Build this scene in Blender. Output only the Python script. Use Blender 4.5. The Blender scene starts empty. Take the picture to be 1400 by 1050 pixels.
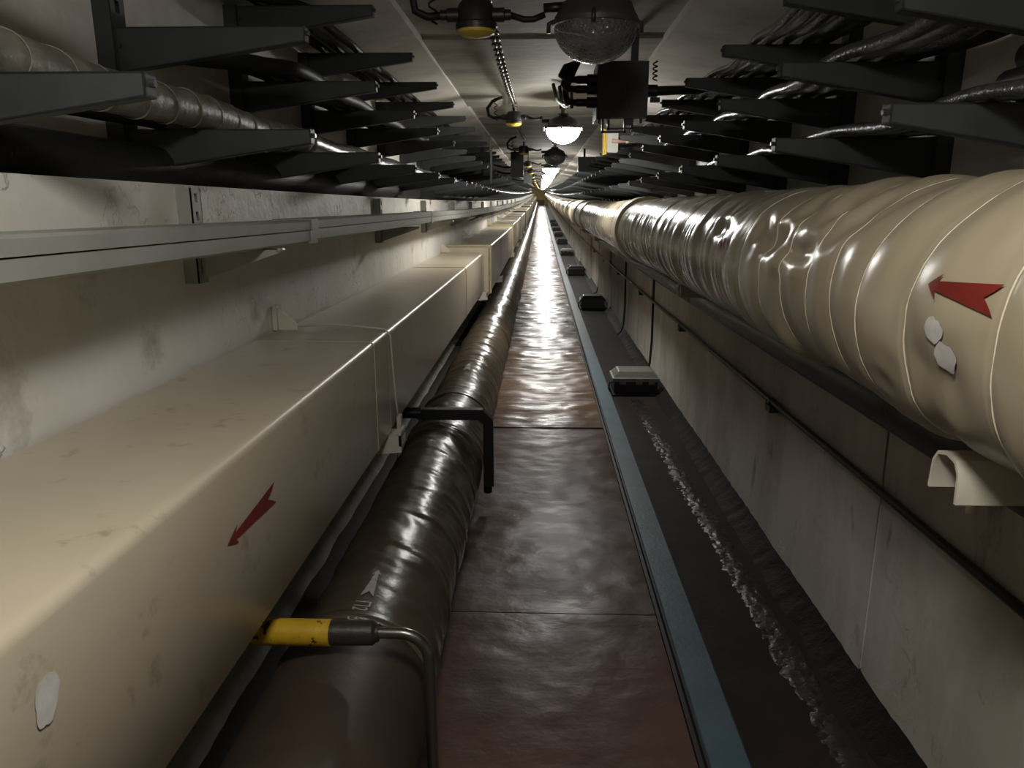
import bpy, bmesh, math, random
from mathutils import Vector, noise
random.seed(7)
C = bpy.context.scene.collection
PI = math.pi

# ------------------------------------------------------------------ camera, light, exposure
scene = bpy.context.scene
EYE = 1.55
cam_data = bpy.data.cameras.new('camera')
cam_data.sensor_width = 36.0
cam_data.lens = 36.0 * 1050 / 1400
cam_data.clip_start = 0.02
cam_data.clip_end = 300
cam = bpy.data.objects.new('camera', cam_data)
C.objects.link(cam)
cam.location = (0, 0, EYE)
cam.rotation_euler = (PI / 2 - 0.24811, 0, 0.03599)
scene.camera = cam

world = bpy.data.worlds.new('world')
scene.world = world
world.use_nodes = True
world.node_tree.nodes['Background'].inputs[0].default_value = (0.5, 0.5, 0.5, 1)
world.node_tree.nodes['Background'].inputs[1].default_value = 0.002

scene.view_settings.view_transform = 'Standard'
scene.view_settings.look = 'None'
scene.view_settings.gamma = 1
scene.view_settings.use_curve_mapping = False
scene.view_settings.exposure = 1.95
LAMP_EMIT = 38.0          # the lit glass domes of the ceiling lamps

Y0, L = -3.0, 112.0        # tunnel runs from behind the camera to its end wall


def dip(y):               # the tunnel floor slopes down ahead and levels out further on
    return -.026 * 22 * (1 - math.exp(-y / 22)) if y > 0 else -.026 * y


# ------------------------------------------------------------------ materials
MATS = {}


def mat(name, col, rough=.5, col2=None, scale=6., mix=(.35, .65), bump=0., bscale=40., metal=0., spec=.5,
        col3=None, scale3=30., mix3=(.6, .7), rough2=None, stretch=(1, 1, 1), bstretch=(1, 1, 1), coat=0., emit=0.,
        detail=6., peel=0., peel_scale=3.):
    m = bpy.data.materials.new(name)
    m.use_nodes = True
    nt = m.node_tree
    N, K = nt.nodes, nt.links
    b = N['Principled BSDF']
    b.inputs['Base Color'].default_value = (*col, 1)
    b.inputs['Roughness'].default_value = rough
    b.inputs['Metallic'].default_value = metal
    b.inputs['Specular IOR Level'].default_value = spec
    b.inputs['Coat Weight'].default_value = coat
    b.inputs['Coat Roughness'].default_value = .15
    tc = N.new('ShaderNodeTexCoord')

    def mapped(s):
        mp = N.new('ShaderNodeMapping')
        mp.inputs['Scale'].default_value = s
        K.new(tc.outputs['Object'], mp.inputs['Vector'])
        return mp

    def nz(sc, st, det=detail):
        t = N.new('ShaderNodeTexNoise')
        t.inputs['Scale'].default_value = sc
        t.inputs['Detail'].default_value = det
        t.inputs['Roughness'].default_value = .62
        K.new(mapped(st).outputs[0], t.inputs['Vector'])
        return t

    def ramp(fac, lo, hi):
        r = N.new('ShaderNodeMapRange')
        r.inputs['From Min'].default_value = lo
        r.inputs['From Max'].default_value = hi
        K.new(fac, r.inputs['Value'])
        return r
    last = None
    if col2:
        t = nz(scale, stretch)
        r = ramp(t.outputs['Fac'], *mix)
        mx = N.new('ShaderNodeMix')
        mx.data_type = 'RGBA'
        mx.inputs[6].default_value = (*col, 1)
        mx.inputs[7].default_value = (*col2, 1)
        K.new(r.outputs[0], mx.inputs[0])
        last = mx
        if rough2 is not None:
            rr = N.new('ShaderNodeMapRange')
            rr.inputs['To Min'].default_value = rough
            rr.inputs['To Max'].default_value = rough2
            K.new(r.outputs[0], rr.inputs['Value'])
            K.new(rr.outputs[0], b.inputs['Roughness'])
    if col3:
        t = nz(scale3, stretch)
        r = ramp(t.outputs['Fac'], *mix3)
        mx = N.new('ShaderNodeMix')
        mx.data_type = 'RGBA'
        mx.inputs[6].default_value = (*col, 1)
        if last:
            K.new(last.outputs[2], mx.inputs[6])
        mx.inputs[7].default_value = (*col3, 1)
        K.new(r.outputs[0], mx.inputs[0])
        last = mx
    if last:
        K.new(last.outputs[2], b.inputs['Base Color'])
    if bump:
        t = nz(bscale, bstretch, 4.)
        bp = N.new('ShaderNodeBump')
        bp.inputs['Strength'].default_value = min(1, bump)
        bp.inputs['Distance'].default_value = .006
        K.new(t.outputs['Fac'], bp.inputs['Height'])
        K.new(bp.outputs[0], b.inputs['Normal'])
        if peel:                                       # edges of flaked paint layers
            t2 = nz(peel_scale, (1, 1, 1), 9.)
            r2 = ramp(t2.outputs['Fac'], .545, .56)
            b2 = N.new('ShaderNodeBump')
            b2.inputs['Strength'].default_value = peel
            b2.inputs['Distance'].default_value = .004
            K.new(r2.outputs[0], b2.inputs['Height'])
            K.new(bp.outputs[0], b2.inputs['Normal'])
            K.new(b2.outputs[0], b.inputs['Normal'])
    if emit:
        b.inputs['Emission Color'].default_value = (1.0, .985, .945, 1)
        b.inputs['Emission Strength'].default_value = emit
    MATS[name] = m
    return m


mat('plaster', (.78, .75, .69), .5, (.68, .64, .56), 1.6, (.4, .62), .9, 11, peel=.8, col3=(.30, .25, .18), scale3=4, mix3=(.60, .80))
mat('plaster_right', (.70, .65, .59), .65, (.47, .43, .355), 1.3, (.40, .62), .6, 16, peel=.4, col3=(.16, .13, .09), scale3=5, mix3=(.62, .78), stretch=(1, 1.6, .7))
mat('plaster_upper', (.74, .70, .64), .7, (.55, .51, .44), 2.2, (.42, .66), .5, 18)
mat('ceiling_concrete', (.40, .375, .32), .75, (.23, .21, .17), 1.8, (.40, .66), .5, 16, col3=(.52, .49, .42), scale3=5, mix3=(.6, .75), stretch=(.6, 1.6, 1))
mat('curb_plaster', (.62, .60, .54), .6, (.40, .37, .32), 5, (.45, .65), .8, 30)
mat('concrete_floor', (.055, .045, .036), .6, (.035, .028, .022), 3, bump=.3)
mat('linoleum', (.115, .068, .052), .28, (.078, .045, .035), 3.2, (.38, .62), .6, 9, rough2=.44, spec=.10, col3=(.15, .115, .1), scale3=9, mix3=(.58, .78), bstretch=(.8, 1.1, 1))
mat('linoleum_tan', (.16, .102, .062), .24, (.12, .080, .058), 3.0, (.38, .62), 1., 9, rough2=.34, spec=.08, col3=(.24, .17, .12), scale3=8, mix3=(.58, .78), bstretch=(.45, 2.2, 1))
mat('groove', (.02, .018, .015), .6)
mat('blue_paint', (.075, .125, .15), .42, (.055, .095, .115), 5, bump=.25, bscale=60, col3=(.16, .2, .21), scale3=60, mix3=(.72, .8))
mat('gutter', (.020, .0135, .011), .7, (.032, .022, .018), 4, bump=.5, bscale=30, spec=.12)
mat('tar', (.020, .016, .014), .2, (.032, .026, .023), 20, bump=1., bscale=60)
mat('tar_matte', (.010, .008, .007), .7, bump=.8, bscale=40, spec=.15)
mat('duct_paint', (.485, .42, .31), .34, (.435, .37, .265), 2.2, (.35, .7), .08, 5, col3=(.33, .27, .18), scale3=12, mix3=(.60, .70))
mat('duct_edge', (.5, .44, .28), .45, (.42, .33, .15), 5)
mat('cream_metal', (.6, .55, .45), .42, (.52, .47, .37), 8)
mat('tray_paint', (.30, .30, .265), .36, (.25, .25, .22), 5, bump=.05)
mat('rack_paint', (.042, .045, .045), .5, (.030, .033, .033), 8, bump=.1)
mat('black_metal', (.018, .018, .017), .4, bump=.2, bscale=60)
mat('iron_black', (.012, .012, .011), .38)
mat('black_rubber', (.012, .012, .011), .55, spec=.3, bump=.3, bscale=70)
mat('cable_gloss', (.030, .030, .029), .2, (.06, .06, .058), 20, bump=.5, bscale=60)
mat('cable_tape', (.19, .175, .135), .45, (.11, .10, .08), 9, (.4, .6), .6, 40, col3=(.05, .045, .035), scale3=22, mix3=(.66, .72))
mat('cable_dark_tape', (.10, .098, .09), .2, (.16, .155, .14), 12, bump=.4, bscale=50)
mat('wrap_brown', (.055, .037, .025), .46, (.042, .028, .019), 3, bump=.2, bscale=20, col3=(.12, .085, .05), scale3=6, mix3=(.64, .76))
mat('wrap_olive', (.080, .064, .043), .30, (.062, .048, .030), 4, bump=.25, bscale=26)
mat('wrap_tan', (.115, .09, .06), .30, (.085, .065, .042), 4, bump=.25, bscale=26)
mat('jacket', (.345, .29, .20), .33, (.29, .24, .155), 2.5, bump=.15, bscale=12, col3=(.32, .25, .15), scale3=7, mix3=(.66, .8))
mat('jacket_varnish', (.33, .285, .205), .27, (.25, .21, .145), 3, bump=.2, bscale=18)
mat('jacket_band', (.56, .50, .37), .4, (.47, .41, .28), 5)
mat('cord', (.55, .48, .36), .5)
mat('red_paint', (.18, .018, .012), .5, (.12, .011, .008), 14)
mat('white_mark', (.34, .33, .29), .55)
mat('white_patch', (.58, .56, .53), .5, (.47, .44, .38), 30)
mat('yellow_paint', (.50, .31, .015), .42, (.40, .24, .01), 12, (.4, .7), .2, 50, col3=(.03, .022, .014), scale3=26, mix3=(.56, .60))
mat('bare_steel', (.20, .19, .17), .3, metal=.9, bump=.1, bscale=60)
mat('dark_steel', (.06, .055, .048), .38, metal=.6, bump=.3, bscale=60)
mat('chain_steel', (.15, .135, .11), .42, metal=.8)
mat('lamp_hood', (.05, .05, .048), .42, bump=.15)
mat('lamp_lit', (.8, .8, .78), .3, emit=LAMP_EMIT)
mat('lamp_lit_dim', (.8, .8, .78), .3, emit=LAMP_EMIT * .64)
mat('bulb', (.7, .7, .68), .2)
mat('yellow_lid', (.6, .42, .05), .45)
mat('box_grey', (.17, .17, .145), .45, (.13, .13, .11), 6, bump=.1)
mat('instrument_grey', (.42, .42, .38), .4)
mat('control_box', (.030, .031, .029), .42)
mat('box_letter', (.06, .06, .057), .5)
mat('pink_hose', (.42, .24, .2), .45)
mat('end_yellow', (.55, .40, .12), .55, (.45, .32, .09), 3)
mat('stair_brown', (.09, .045, .03), .55)
# clear glass of the unlit lamps: rippled, thin
g = bpy.data.materials.new('lamp_glass')
g.use_nodes = True
nt = g.node_tree
nt.nodes.clear()
out = nt.nodes.new('ShaderNodeOutputMaterial')
mixs = nt.nodes.new('ShaderNodeMixShader')
tr = nt.nodes.new('ShaderNodeBsdfTransparent')
tr.inputs[0].default_value = (.75, .76, .75, 1)
gl = nt.nodes.new('ShaderNodeBsdfPrincipled')
gl.inputs['Base Color'].default_value = (.14, .145, .145, 1)
gl.inputs['Roughness'].default_value = .12
gl.inputs['Specular IOR Level'].default_value = .8
vo = nt.nodes.new('ShaderNodeTexVoronoi')
vo.inputs['Scale'].default_value = 95
tcn = nt.nodes.new('ShaderNodeTexCoord')
bpn = nt.nodes.new('ShaderNodeBump')
bpn.inputs['Strength'].default_value = 1.0
bpn.inputs['Distance'].default_value = .004
nt.links.new(tcn.outputs['Object'], vo.inputs['Vector'])
nt.links.new(vo.outputs['Distance'], bpn.inputs['Height'])
nt.links.new(bpn.outputs[0], gl.inputs['Normal'])
mixs.inputs[0].default_value = .72
nt.links.new(tr.outputs[0], mixs.inputs[1])
nt.links.new(gl.outputs[0], mixs.inputs[2])
nt.links.new(mixs.outputs[0], out.inputs[0])
MATS['lamp_glass'] = g


# ------------------------------------------------------------------ mesh helpers
def n3(x, y, z=0.):
    return noise.noise(Vector((x, y, z)))


class MB:
    def __init__(s):
        s.v, s.f = [], []

    def add(s, vs, fs):
        o = len(s.v)
        s.v += [tuple(p) for p in vs]
        s.f += [tuple(i + o for i in f) for f in fs]
        return s

    def box(s, x0, x1, y0, y1, z0, z1, seg=1):
        ys = [y0 + (y1 - y0) * i / seg for i in range(seg + 1)]
        return s.prism([(x0, z0), (x1, z0), (x1, z1), (x0, z1)], ys)

    def prism(s, prof, ys, caps=True, closed=True):     # profile in X-Z swept along Y
        n = len(prof)
        vs = [(x, y, z) for y in ys for x, z in prof]
        fs = []
        m = n if closed else n - 1
        for k in range(len(ys) - 1):
            for i in range(m):
                j = (i + 1) % n
                fs.append((k * n + i, k * n + j, (k + 1) * n + j, (k + 1) * n + i))
        if caps and closed:
            fs.append(tuple(range(n))[::-1])
            fs.append(tuple((len(ys) - 1) * n + i for i in range(n)))
        return s.add(vs, fs)

    def poly(s, pts, off):                              # planar polygon given thickness by vector off
        n = len(pts)
        vs = [tuple(p) for p in pts] + [tuple(a + b for a, b in zip(p, off)) for p in pts]
        fs = [tuple(range(n)), tuple(range(2 * n - 1, n - 1, -1))]
        for i in range(n):
            j = (i + 1) % n
            fs.append((j, i, n + i, n + j))
        return s.add(vs, fs)

    def tube(s, pts, r, n=8, caps=True):
        pts = [Vector(p) for p in pts]
        rs = r if isinstance(r, (list, tuple)) else [r] * len(pts)
        up = None
        vs, fs = [], []
        for k, p in enumerate(pts):
            a = pts[max(0, k - 1)]
            b = pts[min(len(pts) - 1, k + 1)]
            t = (b - a).normalized()
            if up is None:
                ref = Vector((0, 0, 1)) if abs(t.z) < .9 else Vector((1, 0, 0))
                up = (ref - t * ref.dot(t)).normalized()
            else:
                up = (up - t * up.dot(t)).normalized()
            sd = t.cross(up)
            for i in range(n):
                q = 2 * PI * i / n
                vs.append(p + (up * math.cos(q) + sd * math.sin(q)) * rs[k])
        for k in range(len(pts) - 1):
            for i in range(n):
                j = (i + 1) % n
                fs.append((k * n + i, k * n + j, (k + 1) * n + j, (k + 1) * n + i))
        if caps:
            fs.append(tuple(range(n))[::-1])
            fs.append(tuple((len(pts) - 1) * n + i for i in range(n)))
        return s.add(vs, fs)

    def lathe(s, prof, c=(0, 0, 0), n=24):              # (radius, z) about a vertical axis
        vs, fs = [], []
        for r, z in prof:
            for i in range(n):
                q = 2 * PI * i / n
                vs.append((c[0] + r * math.cos(q), c[1] + r * math.sin(q), c[2] + z))
        for k in range(len(prof) - 1):
            for i in range(n):
                j = (i + 1) % n
                fs.append((k * n + i, k * n + j, (k + 1) * n + j, (k + 1) * n + i))
        return s.add(vs, fs)

    def grid(s, fn, us, vs_, closed=False):             # fn(u, v) -> point
        nu, nv = len(us), len(vs_)
        pts = [fn(u, v) for u in us for v in vs_]
        fs = []
        m = nv if closed else nv - 1
        for k in range(nu - 1):
            for i in range(m):
                j = (i + 1) % nv
                fs.append((k * nv + i, k * nv + j, (k + 1) * nv + j, (k + 1) * nv + i))
        return s.add(pts, fs)

    def build(s, name, m, parent=None, smooth=False, local=False, angle=None):
        """local=False: vertices are tunnel coordinates, dipped with the floor and put under the parent's place."""
        off = OFF.get(parent, (0, 0, 0)) if parent else (0, 0, 0)
        if not local:
            vs = [(x - off[0], y - off[1], z + dip(y) - off[2]) for x, y, z in s.v]
        else:
            vs = s.v
        me = bpy.data.meshes.new(name)
        me.from_pydata(vs, [], s.f)
        bm = bmesh.new()
        bm.from_mesh(me)
        bmesh.ops.recalc_face_normals(bm, faces=bm.faces)
        bm.to_mesh(me)
        bm.free()
        me.materials.append(MATS[m] if isinstance(m, str) else m)
        if smooth:
            me.polygons.foreach_set('use_smooth', [True] * len(me.polygons))
            if angle:
                me.set_sharp_from_angle(angle=math.radians(angle))
        me.update()
        o = bpy.data.objects.new(name, me)
        C.objects.link(o)
        if parent:
            o.parent = parent
            OFF[o] = off
        return o


OFF = {}


def tag(o, label=None, cat=None, group=None, kind=None):
    if label:
        o['label'] = label
    if cat:
        o['category'] = cat
    if group:
        o['group'] = group
    if kind:
        o['kind'] = kind
    return o


def thing(name, label, cat, loc=(0, 0, 0), group=None, kind=None):
    o = bpy.data.objects.new(name, None)
    o.empty_display_size = .1
    C.objects.link(o)
    w = (loc[0], loc[1], loc[2] + dip(loc[1]))
    o.location = w
    OFF[o] = w
    return tag(o, label, cat, group, kind)


def copy_tree(o, parent=None):
    c = o.copy()
    C.objects.link(c)
    c.parent = parent
    for ch in list(o.children):
        copy_tree(ch, c)
    return c


def place(o, x, y, z, tilt=True):
    o.location = (x, y, z + dip(y))


ORD = ['nearest', 'second', 'third', 'fourth', 'fifth', 'sixth', 'seventh', 'eighth', 'ninth', 'tenth', 'eleventh', 'twelfth',
       'thirteenth', 'fourteenth', 'fifteenth', 'sixteenth', 'seventeenth', 'eighteenth', 'nineteenth']
for tens, tenth in (('twenty', 'twentieth'), ('thirty', 'thirtieth'), ('forty', 'fortieth'), ('fifty', 'fiftieth'), ('sixty', 'sixtieth'),
                    ('seventy', 'seventieth'), ('eighty', 'eightieth'), ('ninety', 'ninetieth')):
    ORD += [tenth] + [tens + '-' + u for u in ['first'] + ORD[1:9]]


def frange(a, b, st):
    n = max(1, int(round((b - a) / st)))
    return [a + (b - a) * i / n for i in range(n + 1)]


def ysteps(a, b, near=.12, grow=.03):                  # steps that get longer with distance
    out, y = [a], a
    while y < b - 1e-6:
        y = min(b, y + max(near, abs(y) * grow))
        out.append(y)
    return out


# ------------------------------------------------------------------ the tunnel shell
LONG = frange(Y0, L, 1.5)
XL, XR = -1.05, 1.06          # lower walls
UL, UR = -1.30, 1.30          # recessed upper walls
ZLED = 1.62
ZC = 2.48

floor = MB().box(-1.5, 1.5, Y0, L, -.2, 0, 50).build('floor', 'concrete_floor')
tag(floor, 'dark concrete floor of the tunnel under walkway and gutter', 'floor', kind='structure')


def wall_mesh(xf, xb, zt, sgn, amp):
    b = MB()
    ys = frange(Y0, 0, .3) + frange(0, 7, .06)[1:] + frange(7, 16, .3)[1:] + frange(16, L, 1.5)[1:]
    zs = [zt * i / 34 for i in range(35)]
    b.grid(lambda y, z: (xf + sgn * (amp * n3(y * 1.3, z * 1.7, 3) + amp * .45 * n3(y * 5, z * 6, 9)) * (1 if 0 < z < zt else .6), y, z), ys, zs)
    b.add([(xf, Y0, zt), (xf, L, zt), (xb, L, zt), (xb, Y0, zt)], [])
    b.prism([(xf - sgn * .02, zt - .002), (xb, zt - .002), (xb, 0), (xf - sgn * .02, 0)], LONG, caps=True)
    return b


wl = wall_mesh(XL, -1.5, ZLED, 1, .007).build('wall_left', 'plaster', smooth=True, angle=50)
tag(wl, 'off-white plastered lower left wall with flaking stained paint', 'wall', kind='structure')
b = MB().prism([(UL, ZLED - .01), (UL, 2.38), (-1.5, 2.38), (-1.5, ZLED - .01)], LONG)
b.build('upper_wall', 'plaster_upper', wl)
# plaster curb where the left wall meets the floor
b = MB()
b.grid(lambda y, q: (-1.06 + (.10 + .015 * n3(y * 4, 2)) * q, y, .075 * (1 - q) ** .7 + .006 * n3(y * 9, q * 5)), ysteps(Y0, L, .06), [0, .3, .6, .85, 1])
tag(b.build('baseboard_left', 'curb_plaster', smooth=True), 'rough whitewashed curb along the foot of the left wall', 'curb', kind='structure')

# right wall: plaster panels with dark joints
wr = MB().prism([(XR + .03, 0), (1.5, 0), (1.5, ZLED), (XR + .03, ZLED)], LONG).build('wall_right', 'plaster_right')
tag(wr, 'dull cream lower right wall of tall plaster panels', 'wall', kind='structure')
MB().prism([(UR, ZLED - .01), (UR, 2.38), (1.5, 2.38), (1.5, ZLED - .01)], LONG).build('upper_wall', 'plaster_upper', wr)
jy = [Y0, 2.25, 4.66, 7.02, 9.35, 11.5, 13.6, 15.9, 18.2] + frange(20.5, L, 2.5)
for k in range(len(jy) - 1):
    a, c = jy[k] + .004, jy[k + 1] - .004
    dx = .005 * n3(k * 3.1, 1.7) + (-.03 if k in (5, 7, 9, 12) else 0)
    near = k < 4
    b = MB()
    ys = frange(a, c, .08 if near else .8)
    zs = [ZLED * i / (24 if near else 4) for i in range((24 if near else 4) + 1)]
    am = .006 if near else .002
    b.grid(lambda y, z: (XR + dx + am * n3(y * 1.2, z * 1.5, 30) + am * .4 * n3(y * 5, z * 5, 7), y, z), ys, zs)
    b.add([(XR + dx, a, 0), (XR + dx, a, ZLED), (1.12, a, ZLED), (1.12, a, 0), (XR + dx, c, 0), (XR + dx, c, ZLED), (1.12, c, ZLED), (1.12, c, 0)],
          [(0, 1, 2, 3), (4, 5, 6, 7), (1, 5, 6, 2)])
    b.build('wall_panel', 'plaster_right', wr, smooth=True, angle=40)

# ceiling: cross slabs, slightly stepped, with sloped side panels
ceil = MB().prism([(-1.5, ZC + .09), (1.5, ZC + .09), (1.5, ZC + .2), (-1.5, ZC + .2)], LONG).build('ceiling', 'ceiling_concrete')
tag(ceil, 'stained concrete ceiling of cross slabs above the lamps', 'ceiling', kind='structure')
sy = [Y0, -1.6, -.2, 1.05, 2.3, 3.45, 4.75, 5.9, 7.6, 8.7, 10.3, 11.4, 13.0, 14.1, 15.5, 17.0, 18.2, 19.8] + frange(21.3, L, 1.9)
for k in range(len(sy) - 1):
    a, c = sy[k] + .004, sy[k + 1] - .004
    z0 = ZC + .045 * (n3(k * 2.3, 4) + .3)
    z1 = ZC + .045 * (n3(k * 2.9, 8) + .3)
    b = MB()
    ys = frange(a, c, .2)
    xs = [-.70 + 1.4 * i / 10 for i in range(11)]
    b.grid(lambda y, x: (x, y, z0 + (z1 - z0) * (y - a) / (c - a) + .006 * n3(x * 3, y * 3, 2)), ys, xs)
    b.add([(-.7, a, z0), (.7, a, z0), (.7, a, ZC + .1), (-.7, a, ZC + .1), (-.7, c, z1), (.7, c, z1), (.7, c, ZC + .1), (-.7, c, ZC + .1)],
          [(0, 1, 2, 3), (4, 5, 6, 7), (0, 4, 7, 3), (1, 5, 6, 2)])
    b.build('ceiling_slab', 'ceiling_concrete', ceil, smooth=True, angle=40)
for sg in (-1, 1):
    MB().prism([(sg * .69, ZC - .012), (sg * 1.31, 2.37), (sg * 1.31, 2.6), (sg * .69, 2.6)], LONG).build('side_panel', 'plaster_upper', ceil)

# walkway sheets
sheets = [Y0, .2, 2.686, 5.26, 7.65, 10.1, 12.5, 14.9, 17.4, 19.8, 22.3] + frange(25, L - 1.4, 2.6)
for k in range(len(sheets) - 1):
    a, c = sheets[k] + .003, sheets[k + 1] - .003
    st = .022 if k in (1, 2) else (.028 if k < 13 else .3)
    nx = 40 if k in (1, 2) else (30 if k < 13 else 8)
    xs = [-.44 + .90 * i / nx for i in range(nx + 1)]

    def sheet(y, x):
        e = min(1, (y - a) / .03, (c - y) / .03)
        h = .012 * n3(x * 2.4, y * 5.5, 1) + .007 * n3(x * 6, y * 11, 5) + .003 * n3(x * 11, y * 17, 8)
        if k < 3:
            h = .0042 * n3(x * 4.5, y * 6.5, 1) + .0024 * n3(x * 9, y * 13, 5) + .0035 * n3(x * 1.5, y * 3, 8) + .0011 * n3(x * 22, y * 30, 3)
        return (x, y, (.014 if k < 3 else .020) + h * (.25 + .75 * max(0, e)))
    b = MB().grid(sheet, frange(a, c, st), xs)
    b.add([(-.44, a, 0), (.46, a, 0), (.46, a, .012), (-.44, a, .012), (-.44, c, 0), (.46, c, 0), (.46, c, .012), (-.44, c, .012)],
          [(0, 1, 2, 3), (4, 5, 6, 7), (1, 5, 6, 2), (0, 4, 7, 3)])
    b.build('floor_sheet', 'linoleum' if k < 3 else 'linoleum_tan', floor, smooth=True, angle=40)
# steel groove and blue painted edge strip
tag(MB().prism([(.462, 0), (.462, .022), (.468, .022), (.470, .008), (.480, .008), (.483, .026), (.489, .026), (.489, 0)], LONG).build('trim_1', 'groove'),
    'dark steel groove between walkway and blue strip', 'groove', kind='structure')
ss = [Y0, -.5, 1.6, 4.05, 6.7, 9.3, 12, 15, 18, 21] + frange(24, L - 1.4, 3)
strip = None
for k in range(len(ss) - 1):
    b = MB().prism([(.489, 0), (.489, .030), (.493, .034), (.600, .034), (.606, .028), (.606, 0)], frange(ss[k] + .0015, ss[k + 1] - .0015, .6))
    if strip is None:
        strip = thing('trim_2', 'blue-grey painted edge strip beside the walkway', 'edge strip', (.55, .0, 0), kind='structure')
    b.build('strip_section', 'blue_paint', strip)
# gutter floor and tarred fillet
b = MB().grid(lambda y, x: (x, y, .006 + .004 * n3(x * 5, y * 4, 2)), ysteps(Y0, L, .06, .02), [.60 + .47 * i / 12 for i in range(13)])
b.build('gutter_bed', 'gutter', floor, smooth=True)


TARY = frange(Y0, 0, .2) + frange(0, 9, .016)[1:] + ysteps(9, L, .06, .02)[1:]


def fillet(y, q):
    w = .105 + .02 * n3(y * 2.1, 3) + .012 * n3(y * 9, 7)
    x = 1.068 - w * (1 - q)
    return (x, y, (0 if q == 0 else .010) + .075 * q ** 1.6 + .007 * n3(x * 20, y * 18, 4))


MB().grid(fillet, TARY, [0, .2, .4, .6, .8, 1]).build('tar_fillet', 'tar_matte', floor, smooth=True)


def tarband(y, q):
    xc = .905 - .024 * max(0, min(4, y - 1.8)) + .02 * n3(y * 1.3, 3)
    w = .062 + .018 * n3(y * 2.6, 13) + .014 * n3(y * 14, 17)
    x = xc + w * (q - .5) * 2 + .008 * n3(y * 20, q * 3, 23)
    e = max(0, 1 - abs(q - .5) * 2)
    return (x, y, .001 + (.009 * e ** .5 + .007 * n3(x * 40, y * 34, 4) + .006 * n3(x * 80, y * 75, 1) if e > 0 else 0))


MB().grid(tarband, [y_ for y_ in TARY if y_ < 6.15], [i / 10 for i in range(11)]).build('wet_tar_band', 'tar', floor, smooth=True)

# end of the tunnel: yellow wall over brown steps
wf = MB().box(-1.5, 1.5, L, L + .2, 0, 2.7).build('wall_far', 'end_yellow')
tag(wf, 'distant yellow wall closing the end of the tunnel', 'wall', kind='structure')
st = thing('steps', 'brown steps in front of the distant yellow wall', 'steps', (0, L - 1.4, 0))
for k in range(3):
    MB().box(-.5, .55, L - 1.4 + .4 * k, L, .22 * k + .01, .22 * (k + 1)).build('step', 'stair_brown', st)
MB().box(-1.5, 1.5, Y0 - .2, Y0, 0, 2.7).build('wall_back', 'plaster_upper').__setitem__('kind', 'structure')
tag(bpy.data.objects['wall_back'], 'plain plaster wall behind the camera', 'wall')


# ------------------------------------------------------------------ marks: arrows and lettering laid on a surface
def arrow_mark(surf, u0, ln, v0, w, name, m, parent, notch=.2, nseg=24):
    """Arrow with its point at u0 and its forked tail at u0 + ln; surf(u, v) gives the point."""
    b = MB()
    hb, neck, hn = (.20, .42), .13, .15               # barb, neck, half width at the neck
    for side in (-1, 1):
        def P(t, h):
            return surf(u0 + ln * t, v0 + side * w * h)
        n = 6
        rows = [[P(a / n * (neck + (hb[0] - neck) * j / 4), a / n * hb[1] * j / 4) for j in range(5)] for a in range(n + 1)]
        k0 = (hb[0] - neck) / hb[1]
        for i in range(nseg + 1):
            t = i / nseg
            row = []
            for j in range(5):
                h0 = hn + (.5 - hn) * t
                inner = h0 * max(0, (t - (1 - notch)) / notch)
                h = inner + (h0 - inner) * j / 4
                tt = neck + k0 * h * (1 - t) + (1 - neck) * t
                row.append(P(tt, h))
            rows.append(row)
        vs = [p for r in rows for p in r]
        fs = []
        for k in range(len(rows) - 1):
            if k == n:
                continue
            for j in range(4):
                fs.append((k * 5 + j, k * 5 + j + 1, (k + 1) * 5 + j + 1, (k + 1) * 5 + j))
        b.add(vs, fs)
    return b.build(name, m, parent)


def text_mark(txt, surf, name, m, parent, size):
    """surf(a, b): a runs along the writing, b towards the tops of the letters."""
    cu = bpy.data.curves.new('letters', 'FONT')
    cu.body = txt
    cu.size = size
    cu.resolution_u = 3
    o = bpy.data.objects.new('letters', cu)
    C.objects.link(o)
    dg = bpy.context.evaluated_depsgraph_get()
    me = o.evaluated_get(dg).to_mesh()
    bm = bmesh.new()
    bm.from_mesh(me)
    bmesh.ops.triangulate(bm, faces=bm.faces)
    b = MB()
    b.add([surf(v.co.x, v.co.y) for v in bm.verts], [tuple(v.index for v in f.verts) for f in bm.faces])
    bm.free()
    o.to_mesh_clear() if hasattr(o, 'to_mesh_clear') else None
    bpy.data.objects.remove(o)
    bpy.data.curves.remove(cu)
    return b.build(name, m, parent)


# ------------------------------------------------------------------ the ventilation duct along the left wall
def duct_prof(x0, x1, z0, z1, r=.022, n=4):
    p = [(x0, z0), (x1 - .006, z0), (x1, z0 + .006)]
    for i in range(n + 1):
        q = PI / 2 * i / n
        p.append((x1 - r + r * math.cos(q), z1 - r + r * math.sin(q)))
    p.append((x0, z1))
    return p


DX0, DX1, DZ0, DZ1 = -1.035, -.60, .66, 1.08


def duct(y0, y1, x0, x1, z0, z1, label, seams, collar0=None, collar1=None):
    t = thing('ventilation_duct', label, 'duct', ((x0 + x1) / 2, (y0 + y1) / 2, z0), 'ventilation duct sections along the left wall')
    pr = duct_prof(x0, x1, z0, z1)
    MB().prism(pr, frange(y0, y1, .25)).build('body', 'duct_paint', t, smooth=True, angle=50)
    for y in seams:
        MB().prism(duct_prof(x0, x1 + .0025, z0 - .002, z1 + .0025), [y - .004, y + .004]).build('seam', 'duct_paint', t, smooth=True, angle=40)
    for c in (collar0, collar1):
        if c:
            ya, yb, gx, m = c
            MB().prism(duct_prof(x0 + .005, x1 + gx, z0 - gx, z1 + gx, .012), [ya, yb]).build('flange', m, t, smooth=True, angle=40)
    return t


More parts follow.
